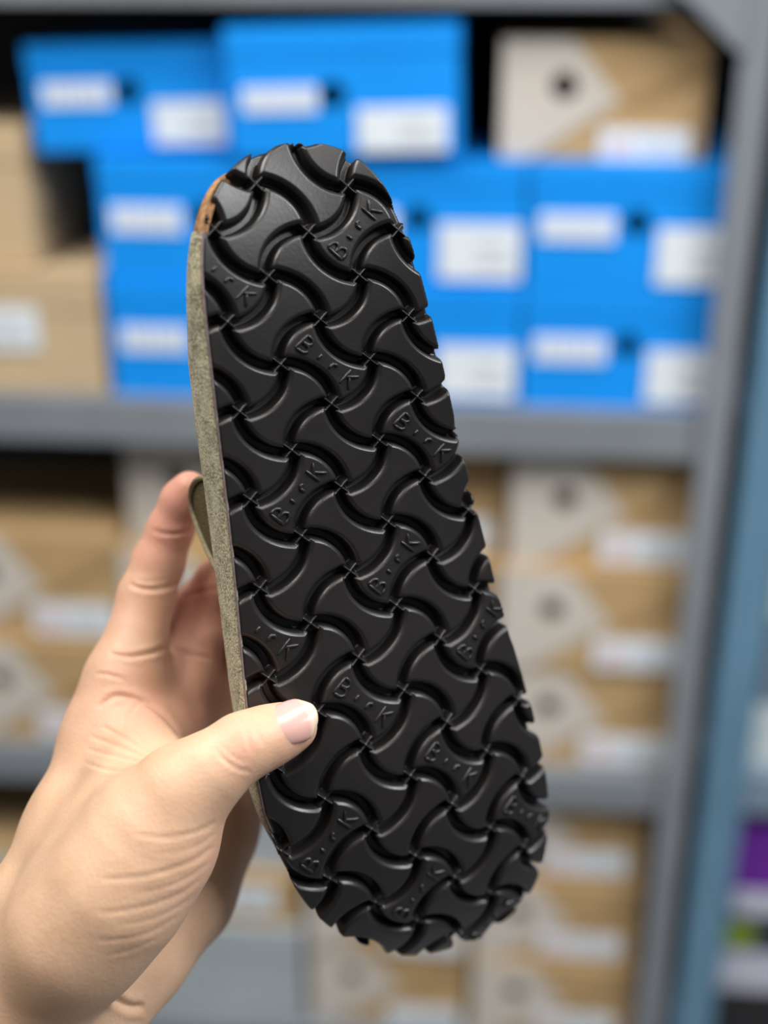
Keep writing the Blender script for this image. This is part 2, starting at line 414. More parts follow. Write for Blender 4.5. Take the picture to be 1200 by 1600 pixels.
def tread(u, v):
    """relief in mm: curved grooves along quarter circles around the lattice cell centres,
    cut off by thin crossing ridges at the lattice nodes"""
    dep = np.zeros_like(u)
    bu = np.floor(u).astype(int); bv = np.floor(v).astype(int)
    for du in (-1, 0, 1, 2):
        for dv in (-1, 0, 1, 2):
            cu = bu + du; cv = bv + dv
            odd = ((cu + cv) % 2) == 1
            x = u - cu; y = v - cv
            r = np.hypot(x, y)
            ce = (cu % 2) == 0                                # (even, odd): arcs up-right and down-left
            q = np.where(ce, ((x >= 0) & (y <= 0)) | ((x <= 0) & (y >= 0)), ((x <= 0) & (y <= 0)) | ((x >= 0) & (y >= 0)))
            e = (r - 0.865) / 0.385
            e = np.minimum(e, 1 - e)                          # distance to the nearer groove edge, 0.5 at the middle
            dpt = 0.8 * np.clip(e / 0.17, 0, 1) + 4.3 * sstep((e - 0.17) / 0.15)
            dep = np.maximum(dep, np.where(odd & q, dpt, 0))
    # ridges at the nodes (u + v even)
    a = np.round((u + v) / 2); b = np.round((u - v) / 2)
    dx = u - (a + b); dy = v - (a - b)
    rho = np.hypot(dx, dy)
    dd = np.minimum(np.abs(dx - dy), np.abs(dx + dy)) * 0.7071
    cap = 0.8 + 48.0 * np.maximum(dd - 0.006, 0) + 30 * np.maximum(rho - 0.21, 0)
    return -np.minimum(dep, cap)

shoe_c = np.array([0.0, 0.0, 0.0])
loc_shoe = Vector(cam2w(sole_pt(np.array([2.0]), np.array([19.4]), np.array([-10.0])))[0])
shoe = empty('clog', loc_shoe)
tag(shoe, 'olive suede clog held up sole outwards, black wave-tread outsole facing the viewer', 'shoe')
def shoe_local(X): return cam2w(X) - np.array(loc_shoe)

def add_scratches(m, scale, strength):
    nt = m.node_tree; b = nt.nodes['Principled BSDF']
    tc = nt.nodes.new('ShaderNodeTexCoord')
    n = nt.nodes.new('ShaderNodeTexNoise'); n.inputs['Scale'].default_value = scale; n.inputs['Detail'].default_value = 5
    r = nt.nodes.new('ShaderNodeMapRange'); r.inputs['To Min'].default_value = strength[0]; r.inputs['To Max'].default_value = strength[1]
    nt.links.new(tc.outputs['Object'], n.inputs['Vector']); nt.links.new(n.outputs['Fac'], r.inputs['Value']); nt.links.new(r.outputs['Result'], b.inputs['Roughness'])
M['eva'] = mat('black_rubber', (0.0138, 0.0120, 0.0116), 0.34, 0.5, bump=0.12, bscale=900, bdist=0.0003)
add_scratches(M['eva'], 60, (0.30, 0.44))

def suede():
    m = bpy.data.materials.new('olive_suede'); m.use_nodes = True
    nt = m.node_tree; b = nt.nodes['Principled BSDF']
    b.inputs['Roughness'].default_value = 0.95; b.inputs['Specular IOR Level'].default_value = 0.15
    b.inputs['Sheen Weight'].default_value = 0.25; b.inputs['Sheen Roughness'].default_value = 0.5
    tc = nt.nodes.new('ShaderNodeTexCoord')
    n = nt.nodes.new('ShaderNodeTexNoise'); n.inputs['Scale'].default_value = 1500; n.inputs['Detail'].default_value = 4; n.inputs['Roughness'].default_value = 0.7
    n2 = nt.nodes.new('ShaderNodeTexNoise'); n2.inputs['Scale'].default_value = 160; n2.inputs['Detail'].default_value = 4
    ad = nt.nodes.new('ShaderNodeMath'); ad.operation = 'MULTIPLY_ADD'; ad.inputs[1].default_value = 0.35
    r = nt.nodes.new('ShaderNodeValToRGB')
    r.color_ramp.elements[0].position = 0.57; r.color_ramp.elements[0].color = (0.16, 0.135, 0.070, 1)
    r.color_ramp.elements[1].position = 0.77; r.color_ramp.elements[1].color = (0.72, 0.65, 0.43, 1)
    for q in (n, n2): nt.links.new(tc.outputs['Object'], q.inputs['Vector'])
    nt.links.new(n2.outputs['Fac'], ad.inputs[0]); nt.links.new(n.outputs['Fac'], ad.inputs[2])
    nt.links.new(ad.outputs[0], r.inputs['Fac']); nt.links.new(r.outputs['Color'], b.inputs['Base Color'])
    bp = nt.nodes.new('ShaderNodeBump'); bp.inputs['Strength'].default_value = 0.9; bp.inputs['Distance'].default_value = 0.0012
    nt.links.new(n.outputs['Fac'], bp.inputs['Height']); nt.links.new(bp.outputs['Normal'], b.inputs['Normal'])
    return m
M['suede'] = suede()
M['suede_edge'] = mat('raw_leather_edge', (0.27, 0.225, 0.14), 0.9, 0.2, var=0.3, vscale=900)
M['glue'] = mat('mauve_glue_line', (0.20, 0.15, 0.145), 0.7, 0.3, var=0.3, vscale=700)
M['cork'] = mat('brown_cork', (0.30, 0.16, 0.075), 0.9, 0.2, var=0.5, vscale=500, bump=0.6, bscale=700, bdist=0.0006)
M['insole'] = mat('tan_suede_insole', (0.40, 0.29, 0.18), 0.95, 0.1, var=0.12, vscale=200, bump=0.3, bscale=1500)

# outsole mesh: a fine grid clipped to the outline, relief as geometry, side wall following the grooves
STEP = 0.021
ug = np.arange(OUTL[:, 0].min() - 0.06, OUTL[:, 0].max() + 0.06, STEP)
vg = np.arange(OUTL[:, 1].min() - 0.06, OUTL[:, 1].max() + 0.06, STEP)
U, V_ = np.meshgrid(ug, vg)
SD, IX = signed_dist(U, V_)
near = SD > -1e-9
keepv = SD < STEP * 0.72
Us = U.copy(); Vs = V_.copy()
out = (SD > 0) & keepv                                        # pull border vertices back onto the outline
Us[out] = U[out] - SD[out] * ONRM[IX[out], 0]; Vs[out] = V_[out] - SD[out] * ONRM[IX[out], 1]
SDs = np.minimum(SD, 0)
hgt = tread(Us, Vs) - 0.9 * (1 - sstep(-SDs / 0.055)) ** 2
Xs = sole_pt(Us, Vs, hgt)
ids = -np.ones(U.shape, int)
qk = keepv[:-1, :-1] & keepv[1:, :-1] & keepv[:-1, 1:] & keepv[1:, 1:]
used = np.zeros(U.shape, bool)
used[:-1, :-1] |= qk; used[1:, :-1] |= qk; used[:-1, 1:] |= qk; used[1:, 1:] |= qk
ids[used] = np.arange(used.sum())
Q = np.stack([ids[:-1, :-1][qk], ids[1:, :-1][qk], ids[1:, 1:][qk], ids[:-1, 1:][qk]], 1)
VW = shoe_local(Xs[used])
# side wall from the border edges
ed = np.concatenate([Q[:, [0, 1]], Q[:, [1, 2]], Q[:, [2, 3]], Q[:, [3, 0]]])
key = np.sort(ed, 1); kk = key[:, 0].astype(np.int64) * (len(VW) + 1) + key[:, 1]
uq, first, cnt = np.unique(kk, return_index=True, return_counts=True)
be = ed[first[cnt == 1]]
bv = np.unique(be); remap = -np.ones(len(VW), int); remap[bv] = len(VW) + np.arange(len(bv))
uu = Us[used][bv]; vv = Vs[used][bv]
low = shoe_local(sole_pt(uu, vv, np.full(len(bv), -8.0)))
VW2 = np.concatenate([VW, low])
Qw = np.stack([be[:, 1], be[:, 0], remap[be[:, 0]], remap[be[:, 1]]], 1)
outsole = fast_mesh('outsole', VW2, np.concatenate([Q, Qw]), M['eva'], shoe)
outsole['label'] = 'black rubber outsole with a curved wave tread'
print('outsole quads', len(Q))

# raised lettering in some tread cells
LET = {
 'B': [[(-.115, -.20), (-.10, .20)], [(-.10, .20), (.03, .19), (.085, .11), (.04, .03), (-.10, .01)], [(-.10, .01), (.06, .0), (.115, -.10), (.05, -.19), (-.10, -.20)]],
 'i': [[(0, -.085), (0, .06)]],
 'r': [[(-.045, -.09), (-.045, .07)], [(-.045, .03), (0.0, .075), (.055, .06)]],
 'K': [[(-.095, -.20), (-.095, .20)], [(.11, .19), (-.085, -.01)], [(-.03, .045), (.12, -.20)]],
}
POS = [('B', -.60), ('i', -.205), ('r', .17), ('K', .62)]
cells = [(0, -1), (2, 1), (-1, 2), (4, 3), (1, 4), (-2, 5), (3, 6), (0, 7), (5, 8), (2, 9), (-1, 10), (4, 11), (1, 12), (-2, 13), (3, 14), (0, 15), (5, 16), (2, 17), (-1, 18), (4, 19)]
def stroke_mesh(pts, uvdir, uvup, c, V0, F0, rad=0.036):
    P2 = []
    for (p, q) in zip(pts[:-1], pts[1:]):
        for s in np.linspace(0, 1, 6)[:-1]: P2.append((p[0] + (q[0] - p[0]) * s, p[1] + (q[1] - p[1]) * s))
    P2.append(pts[-1]); P2 = np.array(P2)
    if len(pts) > 3:                                          # round the bowls
        for _ in range(3): P2[1:-1] = 0.5 * P2[1:-1] + 0.25 * (P2[:-2] + P2[2:])
    tg = np.gradient(P2, axis=0); tg /= np.linalg.norm(tg, axis=1, keepdims=True) + 1e-9
    nn = np.stack([-tg[:, 1], tg[:, 0]], 1)
    prof = [(-1.15, -0.35), (-0.95, 0.35), (-0.55, 0.66), (0.0, 0.74), (0.55, 0.66), (0.95, 0.35), (1.15, -0.35)]
    m = len(prof); n = len(P2)
    rows = []
    for i in range(n):
        k = 0.75 if i in (0, n - 1) else 1.0
        for (o, h) in prof:
            loc = P2[i] * np.array([1.15, 1.0]) + nn[i] * o * rad * k
            rows.append((*(np.array(c) + uvdir * loc[0] + uvup * loc[1]), h * (0.5 if i in (0, n - 1) else 1.0)))
    base = len(V0); V0 += rows
    for i in range(n - 1):
        for j in range(m - 1):
            F0.append((base + i * m + j, base + (i + 1) * m + j, base + (i + 1) * m + j + 1, base + i * m + j + 1))
rt = 1 / math.sqrt(2)
for c in cells:
    if c[0] % 2 == 0: dr, up = np.array([rt, -rt]), np.array([-rt, -rt])
    else: dr, up = np.array([rt, rt]), np.array([rt, -rt])
    V0, F0 = [], []
    for ch, t in POS:
        cc = np.array(c) + dr * t
        dd, _ = signed_dist(np.array([cc[0]]), np.array([cc[1]]))
        if dd[0] > -0.10: continue
        for st in LET[ch]: stroke_mesh(st, dr, up, cc, V0, F0)
    if not V0: continue
    V0 = np.array(V0)
    dd, ii = signed_dist(V0[:, 0], V0[:, 1])
    ov = dd > -0.03
    V0[ov, 0] -= (dd[ov] + 0.03) * ONRM[ii[ov], 0]; V0[ov, 1] -= (dd[ov] + 0.03) * ONRM[ii[ov], 1]
    F0 = [f for f in F0 if not all(ov[list(f)])]
    if not F0: continue
    g = tread(V0[:, 0], V0[:, 1])
    fast_mesh('raised_lettering', shoe_local(sole_pt(V0[:, 0], V0[:, 1], V0[:, 2] + np.maximum(g, -0.5))), np.array(F0), M['eva'], outsole)

# suede rand: profile swept around the outline
def thick(v): return np.interp(v, [-1.1, 0.5, 1.0, 2.1, 3.0, 4.0, 6.0, 8.0, 14.0], [0.30, 0.30, 0.34, 0.58, 0.76, 1.0, 1.10, 1.16, 1.16])
def lefty(nn): return sstep((-nn[:, 0] - 0.55) / 0.35)          # 1 along the straight side, 0 elsewhere
def depth_at(h, v, lf):
    hl = h * np.where(h < -2.5, thick(v), 1.0); hn = -6.6 + 0.6 * h * thick(v)
    return lf * hl + (1 - lf) * hn
def sweep(name, prof, m, idx, closed):
    o = OUTL[idx]; nn = ONRM[idx]; lf = lefty(nn) * sstep((15.6 - o[:, 1]) / 1.8)
    k = len(prof); n = len(idx)
    rows = np.concatenate([sole_pt(o[:, 0] + nn[:, 0] * (off - 1.6 * (1 - lf)) / P_MM, o[:, 1] + nn[:, 1] * (off - 1.6 * (1 - lf)) / P_MM, depth_at(h, o[:, 1], lf)) for h, off in prof])
    f = []
    for j in range(k - 1):
        for i in range(n if closed else n - 1):
            i2 = (i + 1) % n
            f.append((j * n + i, j * n + i2, (j + 1) * n + i2, (j + 1) * n + i))
    return fast_mesh(name, shoe_local(rows), np.array(f), m, shoe)
allidx = np.arange(len(OUTL))
heel = OUTL[:, 1] < 1.0
start = int(np.where((~heel) & np.roll(heel, 1))[0][0])
order = np.roll(allidx, -start)
body_idx = order[~heel[order]]
heel_idx = np.r_[body_idx[-1:], order[heel[order]], body_idx[:1]]
PROF = [(-7.2, -1.6), (-2.2, -0.9), (-1.0, -0.15), (-0.9, 0.35), (-2.2, 1.0), (-5.5, 1.7), (-10, 1.9), (-14, 1.7), (-17, 0.9), (-18.6, -0.8), (-19, -3.0)]
rand = sweep('suede_rand', PROF, M['suede'], body_idx, False)
rand['label'] = 'olive suede wrapped around the side of the sole'
sweep('cork_heel', [(h - 0.8, o - 0.45) for h, o in PROF], M['cork'], heel_idx, False)
sweep('glue_line', [(-0.35, -0.25), (-0.25, 0.12), (-0.9, 0.30), (-1.6, 0.1)], M['glue'], body_idx, False)

# footbed closing the back
rows = []; f = []
n = len(OUTL); K_ = 9
spine_u = np.interp(OUTL[:, 1], [-1, 9, 14, 19.6], [1.0, 1.4, 2.1, 2.7]); spine_v = np.clip(OUTL[:, 1], 0.6, 17.2)
for k in range(K_):
    s = k / (K_ - 1)
    off = OUTL - ONRM * (2.6 + 1.6 * (1 - lefty(ONRM)))[:, None] / P_MM
    pu = off[:, 0] * (1 - s) + spine_u * s; pv = off[:, 1] * (1 - s) + spine_v * s
    rows.append(sole_pt(pu, pv, np.minimum(depth_at(-19.0, OUTL[:, 1], lefty(ONRM)) - 0.4 + 3.0 * math.sin(s * math.pi / 2), -8.2 if s > 0.1 else 0.0)))
for k in range(K_ - 1):
    for i in range(n):
        f.append((k * n + i, k * n + (i + 1) % n, (k + 1) * n + (i + 1) % n, (k + 1) * n + i))
fast_mesh('footbed', shoe_local(np.concatenate(rows)), np.array(f), M['insole'], shoe)

# suede upper over the toe (behind the sole)
def uL(v): 
    m = OUTL[:, 0] < np.interp(OUTL[:, 1], [-1, 19.6], [1.0, 2.8]); o = OUTL[m]; s = o[:, 1].argsort(); return np.interp(v, o[s, 1], o[s, 0])
def uR(v):
    m = OUTL[:, 0] >= np.interp(OUTL[:, 1], [-1, 19.6], [1.0, 2.8]); o = OUTL[m]; s = o[:, 1].argsort(); return np.interp(v, o[s, 1], o[s, 0])
nv, nt_ = 40, 33
rows = []
for side in (0.0, -2.2):
    for v in np.linspace(9.2, 19.1, nv):
        s = (v - 9.2) / 9.9
        H = (27 * max(0.0, 1 - s) ** 0.7 + 11) * (1 - s ** 6 * 0.6)
        t = np.linspace(0, 1, nt_)
        l, r = uL(v) + 0.26, uR(v) - 0.26
        uu_ = l + (r - l) * (0.5 - 0.5 * np.cos(t * math.pi))
        vv_ = v + 0.55 * np.sin(t * math.pi) * max(0.0, 1 - s) ** 2
        rows.append(sole_pt(uu_, np.clip(vv_, -1, 19.2), -18.0 - (H + side) * np.maximum(np.sin(t * math.pi), 0) ** 0.62))
f = []
for L in range(2):
    for j in range(nv - 1):
        for i in range(nt_ - 1):
            a = L * nv * nt_ + j * nt_ + i
            f.append((a, a + 1, a + nt_ + 1, a + nt_))
for i in range(nt_ - 1): f.append((i, i + 1, nv * nt_ + i + 1, nv * nt_ + i))       # collar edge
fast_mesh('upper', shoe_local(np.concatenate(rows)), np.array(f), M['suede'], shoe)

# rounded strap flap standing up at the left edge: a suede tab, its shade put into a darker colour, with a pale layered rim
M['suede_shaded'] = mat('shaded_olive_suede', (0.115, 0.093, 0.045), 0.95, 0.1, var=0.3, vscale=900, bump=0.6, bscale=1500)  # olive suede again, with shade put into the colour
na, nb_ = 34, 10
def flap_pt(t, s, off):
    vv_ = 7.78 + (t - 0.5) * 2.25
    top = 26.0 * max(0.0, math.sin(math.pi * t)) ** 0.6 * (0.75 + 0.5 * (1 - t))
    return (float(uL(vv_)) + (0.2 + off + 0.8 * s * s) / P_MM, vv_, -14.5 - s * (top + 3))
rows = [flap_pt(i / (na - 1), j / (nb_ - 1), off) for off in (0.0, 2.4) for j in range(nb_) for i in range(na)]
rows = np.array(rows); X = sole_pt(rows[:, 0], rows[:, 1], rows[:, 2]); m_ = na * nb_; f = []
for j in range(nb_ - 1):
    for i in range(na - 1):
        a = j * na + i
        f.append((a, a + 1, a + na + 1, a + na)); f.append((m_ + a, m_ + a + na, m_ + a + na + 1, m_ + a + 1))
for i in range(na - 1):
    a = (nb_ - 1) * na + i; f.append((a, a + 1, m_ + a + 1, m_ + a))
flap = fast_mesh('strap_flap', shoe_local(X), np.array(f), M['suede_shaded'], shoe)
for off in (-0.5, 1.0, 2.5):                                  # layered edge of the flap
    ctr = np.array([flap_pt(i / 59, 1.0, off) for i in range(60)])
    C3 = sole_pt(ctr[:, 0], ctr[:, 1], ctr[:, 2])
    tg = np.gradient(C3, axis=0); tg /= np.linalg.norm(tg, axis=1, keepdims=True)
    ref = np.cross(tg, np.array([0.9, 0.1, 0.4])); ref /= np.linalg.norm(ref, axis=1, keepdims=True); oth = np.cross(tg, ref)
    kq = 8
    rows = np.concatenate([C3 + 0.85 * (math.cos(q * 2 * math.pi / kq) * ref + math.sin(q * 2 * math.pi / kq) * oth) for q in range(kq)])
    f = [(q * 60 + i, q * 60 + i + 1, ((q + 1) % kq) * 60 + i + 1, ((q + 1) % kq) * 60 + i) for q in range(kq) for i in range(59)]
    fast_mesh('flap_edge', shoe_local(rows), np.array(f), M['suede_edge'], flap)

# ------------------------------------------------------------------ the hand
# joints as (image x, image y, distance from the camera in mm, radius in mm); turned into 3D points below
def J(px, py, z): return np.array([(px - 600) / FPX * z, (py - 800) / FPX * z, z], float)
def chain(pts): return [(J(*p[:3]), p[3]) for p in pts]
CH = {
 'index': chain([(196, 1062, 427, 12.6), (212, 1005, 431, 10.6), (229, 932, 436, 9.7), (247, 880, 437, 8.8), (266, 828, 436, 7.8), (285, 782, 433, 7.1), (296, 764, 431, 6.1)]),
 'middle': chain([(282, 1062, 447, 12.0), (300, 1010, 452, 10.3), (318, 948, 455, 9.8), (345, 910, 452, 9.0), (384, 872, 447, 8.2), (420, 848, 444, 7.4)]),
 'ring': chain([(335, 1095, 460, 11.5), (352, 1045, 466, 10.0), (376, 985, 466, 9.2), (414, 948, 460, 8.4), (455, 925, 456, 7.4)]),
 'pinky': chain([(372, 1150, 468, 10.5), (392, 1105, 474, 8.6), (418, 1060, 472, 8.0), (450, 1035, 466, 7.2), (482, 1020, 462, 6.4)]),
 'thumb': chain([(285, 1236, 374, 12.6), (334, 1200, 373, 10.7), (377, 1168, 375, 9.7), (400, 1158, 377, 8.9), (425, 1148, 379.5, 8.5), (452, 1138, 381.5, 7.2), (462, 1135, 382, 6.2)]),
}
PALM = [chain(c) for c in (
 [(196, 1062, 427, 13.0), (178, 1150, 424, 15.5), (124, 1300, 411, 16.5), (62, 1440, 400, 18), (-14, 1600, 396, 20), (-140, 1850, 392, 23), (-215, 2020, 386, 24)],      # index metacarpal to forearm
 [(282, 1062, 447, 12.5), (262, 1180, 438, 15), (205, 1330, 424, 17), (120, 1490, 408, 18), (15, 1680, 402, 21)],                                  # middle metacarpal
 [(335, 1095, 460, 12.0), (320, 1200, 452, 15), (268, 1330, 438, 18), (180, 1480, 420, 18), (85, 1620, 408, 20)],
 [(372, 1150, 468, 10.5), (352, 1230, 458, 13.0), (328, 1300, 449, 15.0), (283, 1398, 436, 16.5), (206, 1484, 420, 17.0), (135, 1560, 411, 17), (65, 1660, 405, 20), (-65, 1880, 396, 24), (-145, 2040, 388, 25)],   # ulnar edge, hypothenar
 [(285, 1236, 374, 12.6), (238, 1306, 377, 18.5), (180, 1388, 377, 20.0), (122, 1456, 380, 20.0), (45, 1560, 396, 19.5), (-80, 1800, 394, 25), (-180, 2000, 388, 26)],      # thenar
)]
PALM += [[(J(225, 1165, 412), 11.0), (J(262, 1215, 398), 11.5)],            # web between thumb and index
         [(J(232, 1120, 430), 13.0), (J(250, 1180, 424), 13.0)],
         [(J(205, 1250, 400), 17.0), (J(150, 1360, 392), 19.0)]]
allp = [q for c in list(CH.values()) + PALM for q in c]
VX = 0.85
lo = np.min([p - r for p, r in allp], 0) - 4; hi = np.max([p + r for p, r in allp], 0) + 4
gx, gy, gz = [np.arange(lo[k], hi[k] + VX, VX, dtype=np.float32) for k in range(3)]
BIG = 30.0
def cone_sdf(X, Y, Z, a, ra, b, rb):
    ba = b - a; L2 = float(ba @ ba)
    t = ((X - a[0]) * ba[0] + (Y - a[1]) * ba[1] + (Z - a[2]) * ba[2]) / L2
    t = np.clip(t, 0, 1)
    d = np.sqrt((X - a[0] - t * ba[0]) ** 2 + (Y - a[1] - t * ba[1]) ** 2 + (Z - a[2] - t * ba[2]) ** 2)
    return d - (ra + (rb - ra) * t)
def smin(a, b, k):
    h = np.maximum(k - np.abs(a - b), 0) / k
    return np.minimum(a, b) - h * h * k * 0.25
def fill(grid, ch, k):
    for (a, ra), (b, rb) in zip(ch[:-1], ch[1:]):
        m = max(ra, rb) + 14
        s = []
        for ax, g in enumerate((gx, gy, gz)):
            l, h = min(a[ax], b[ax]) - m, max(a[ax], b[ax]) + m
            s.append(slice(max(0, int((l - g[0]) / VX)), min(len(g), int((h - g[0]) / VX) + 2)))
        X = gx[s[0]][:, None, None]; Y = gy[s[1]][None, :, None]; Z = gz[s[2]][None, None, :]
        d = cone_sdf(X, Y, Z, a, ra, b, rb)
        grid[s[0], s[1], s[2]] = smin(grid[s[0], s[1], s[2]], d.astype(np.float32), k)
shape = (len(gx), len(gy), len(gz))
G = np.full(shape, BIG, np.float32)
for c in PALM: fill(G, c, 9.0)
FG = np.full(shape, BIG, np.float32)
for nm in ('index', 'middle', 'ring', 'pinky'):
    g1 = np.full(shape, BIG, np.float32); fill(g1, CH[nm], 2.5)
    FG = smin(FG, g1, 1.2)
g1 = np.full(shape, BIG, np.float32); fill(g1, CH['thumb'], 3.0)
G = smin(G, FG, 6.0); G = smin(G, g1, 7.0)
del FG, g1

def surface_nets(G):
    neg = G < 0
    nx, ny, nz = G.shape
    c = [neg[i:nx - 1 + i, j:ny - 1 + j, k:nz - 1 + k] for i in (0, 1) for j in (0, 1) for k in (0, 1)]
    cnt = sum(q.astype(np.int8) for q in c)
    act = (cnt > 0) & (cnt < 8)
    I = np.argwhere(act)
    idx = -np.ones(act.shape, np.int32); idx[act] = np.arange(len(I))
    acc = np.zeros((len(I), 3)); num = np.zeros(len(I))
    corners = [(i, j, k) for i in (0, 1) for j in (0, 1) for k in (0, 1)]
    val = {q: G[I[:, 0] + q[0], I[:, 1] + q[1], I[:, 2] + q[2]] for q in corners}
    for q in corners:
        for ax in range(3):
            if q[ax] == 0:
                q2 = list(q); q2[ax] = 1; q2 = tuple(q2)
                a, b = val[q], val[q2]; m = (a < 0) != (b < 0)
                t = np.where(m, a / np.where(m, a - b, 1), 0)
                p = np.tile(np.array(q, float), (len(I), 1)); p[:, ax] = t
                acc[m] += p[m]; num[m] += 1
    Vt = I + acc / num[:, None]
    quads = []
    for ax in range(3):
        sl0 = [slice(1, -1)] * 3; sl1 = [slice(1, -1)] * 3
        sl0[ax] = slice(0, -1); sl1[ax] = slice(1, None)
        a = neg[tuple(sl0)]; b = neg[tuple(sl1)]
        e = np.argwhere(a != b); off = np.ones(3, int); off[ax] = 0; e = e + off
        o1, o2 = (ax + 1) % 3, (ax + 2) % 3
        d1 = np.zeros(3, int); d1[o1] = 1; d2 = np.zeros(3, int); d2[o2] = 1
        q = np.stack([idx[tuple((e - d1 - d2).T)], idx[tuple((e - d2).T)], idx[tuple(e.T)], idx[tuple((e - d1).T)]], 1)
        fl = neg[tuple(e.T)]
        q[~fl] = q[~fl][:, ::-1]
        quads.append(q)
    return Vt, np.concatenate(quads)
Vh, Qh = surface_nets(G)
Vh = Vh * VX + np.array([gx[0], gy[0], gz[0]])

def vnormals(V, Q):
    n = np.cross(V[Q[:, 2]] - V[Q[:, 0]], V[Q[:, 3]] - V[Q[:, 1]])
    o = np.zeros_like(V)
    for k in range(4):
        for ax in range(3): o[:, ax] += np.bincount(Q[:, k], n[:, ax], len(V))
    return o / (np.linalg.norm(o, axis=1, keepdims=True) + 1e-12)
def relax(V, Q, it, lam):
    a = np.concatenate([Q[:, k] for k in range(4)] * 2); b = np.concatenate([Q[:, (k + 1) % 4] for k in range(4)] + [Q[:, (k - 1) % 4] for k in range(4)])
    deg = np.bincount(a, minlength=len(V))[:, None]
    for _ in range(it):
        s = np.stack([np.bincount(a, V[b, ax], len(V)) for ax in range(3)], 1) / deg
        V = V + lam * (s - V)
    return V
for _ in range(6):
    Vh = relax(Vh, Qh, 1, 0.55); Vh = relax(Vh, Qh, 1, -0.52)
Vh = relax(Vh, Qh, 4, 0.5)
NH = vnormals(Vh, Qh)

# creases: grooves pressed into the skin along lines on the visible side
def pix(V): return 600 + FPX * V[:, 0] / V[:, 2], 800 + FPX * V[:, 1] / V[:, 2]
PXh, PYh = pix(Vh)
front = (NH * Vh).sum(1) < 0
CREASE = [  # points, half width px, depth mm, depth range of the skin it lies on
 ([(203, 913), (225, 921), (250, 920), (278, 912)], 3.2, 0.75, (420, 460)),
 ([(210, 906), (235, 911), (270, 905)], 2.4, 0.35, (420, 460)),
 ([(238, 829), (262, 836), (302, 830)], 2.6, 0.5, (420, 460)),
 ([(172, 1021), (200, 1027), (230, 1022), (262, 1012)], 3.2, 0.85, (415, 460)),
 ([(150, 1052), (175, 1055), (195, 1062)], 2.4, 0.4, (410, 460)),
 ([(262, 1012), (290, 1020), (330, 1030)], 3.0, 0.6, (430, 475)),
 ([(286, 935), (310, 925), (345, 918)], 2.6, 0.5, (430, 475)),
 ([(155, 1105), (178, 1085), (205, 1090), (235, 1100), (262, 1122), (290, 1160)], 3.4, 0.9, (395, 460)),
 ([(190, 1140), (205, 1110), (222, 1095)], 2.2, 0.4, (395, 460)),
 ([(160, 1135), (190, 1150), (225, 1172), (262, 1186)], 2.4, 0.5, (380, 460)),
 ([(140, 1150), (180, 1164), (215, 1178), (240, 1190)], 2.4, 0.5, (380, 460)),
 ([(135, 1170), (175, 1180), (215, 1190), (245, 1196)], 2.6, 0.45, (380, 460)),
 ([(130, 1190), (170, 1205), (210, 1204)], 2.4, 0.35, (380, 460)),
 ([(200, 1128), (215, 1150), (238, 1168)], 2.0, 0.35, (395, 460)),
 ([(388, 1112), (398, 1130), (404, 1150), (410, 1165)], 2.6, 0.30, (355, 385)),
 ([(372, 1118), (384, 1140), (390, 1165), (395, 1180)], 2.6, 0.28, (355, 385)),
 ([(338, 1170), (352, 1190), (372, 1202), (392, 1206)], 2.8, 0.35, (355, 385)),
 ([(344, 1160), (362, 1182), (384, 1194)], 2.4, 0.22, (355, 385)),
 ([(336, 1284), (318, 1296), (285, 1306), (250, 1310), (215, 1304)], 2.9, 0.32, (340, 400)),
 ([(337, 1302), (310, 1322), (275, 1332), (240, 1334)], 2.3, 0.21, (340, 400)),
 ([(334, 1322), (305, 1345), (262, 1360), (215, 1372), (160, 1374)], 3.2, 0.36, (340, 400)),
 ([(326, 1348), (295, 1372), (255, 1388), (210, 1396)], 2.4, 0.21, (340, 400)),
 ([(314, 1374), (285, 1396), (245, 1412), (190, 1424), (150, 1426)], 3.0, 0.29, (340, 400)),
 ([(298, 1404), (265, 1426), (225, 1440), (180, 1446)], 2.4, 0.19, (340, 400)),
 ([(276, 1432), (240, 1456), (195, 1468), (150, 1470)], 2.7, 0.21, (340, 400)),
 ([(246, 1466), (210, 1484), (165, 1494)], 2.3, 0.17, (340, 400)),
 ([(225, 1572), (205, 1575), (180, 1562), (160, 1548)], 5.0, 1.4, (380, 440)),
 ([(190, 1532), (176, 1556), (150, 1575), (118, 1585)], 4.0, 0.8, (402, 440)),
]
disp = np.zeros(len(Vh))
for pts, hw, dpt, (za, zb) in CREASE:
    p = np.array(pts, float)
    for _ in range(2):                                        # Chaikin
        q = [p[0]]
        for a, b in zip(p[:-1], p[1:]): q += [a * .75 + b * .25, a * .25 + b * .75]
        p = np.array(q + [p[-1]])
    sel = np.where(front & (Vh[:, 2] > za) & (Vh[:, 2] < zb) & (PXh > p[:, 0].min() - 20) & (PXh < p[:, 0].max() + 20) & (PYh > p[:, 1].min() - 20) & (PYh < p[:, 1].max() + 20))[0]
    if not len(sel): continue
    X = np.stack([PXh[sel], PYh[sel]], 1); best = np.full(len(sel), 1e9); tt = np.zeros(len(sel))
    m = len(p) - 1
    for i in range(m):
        a, b = p[i], p[i + 1]; ab = b - a
        t = np.clip(((X - a) @ ab) / (ab @ ab), 0, 1); d = np.linalg.norm(X - a - t[:, None] * ab, axis=1)
        u_ = d < best; best[u_] = d[u_]; tt[u_] = (i + t[u_]) / m
    fade = np.clip(np.sin(np.clip(tt, 0, 1) * math.pi), 0, 1) ** 0.5
    g = np.exp(-(best / hw) ** 2) - 0.30 * np.exp(-((best - 2.6 * hw) / (1.5 * hw)) ** 2)
    disp[sel] -= dpt * fade * g
Vh = Vh + NH * disp[:, None]

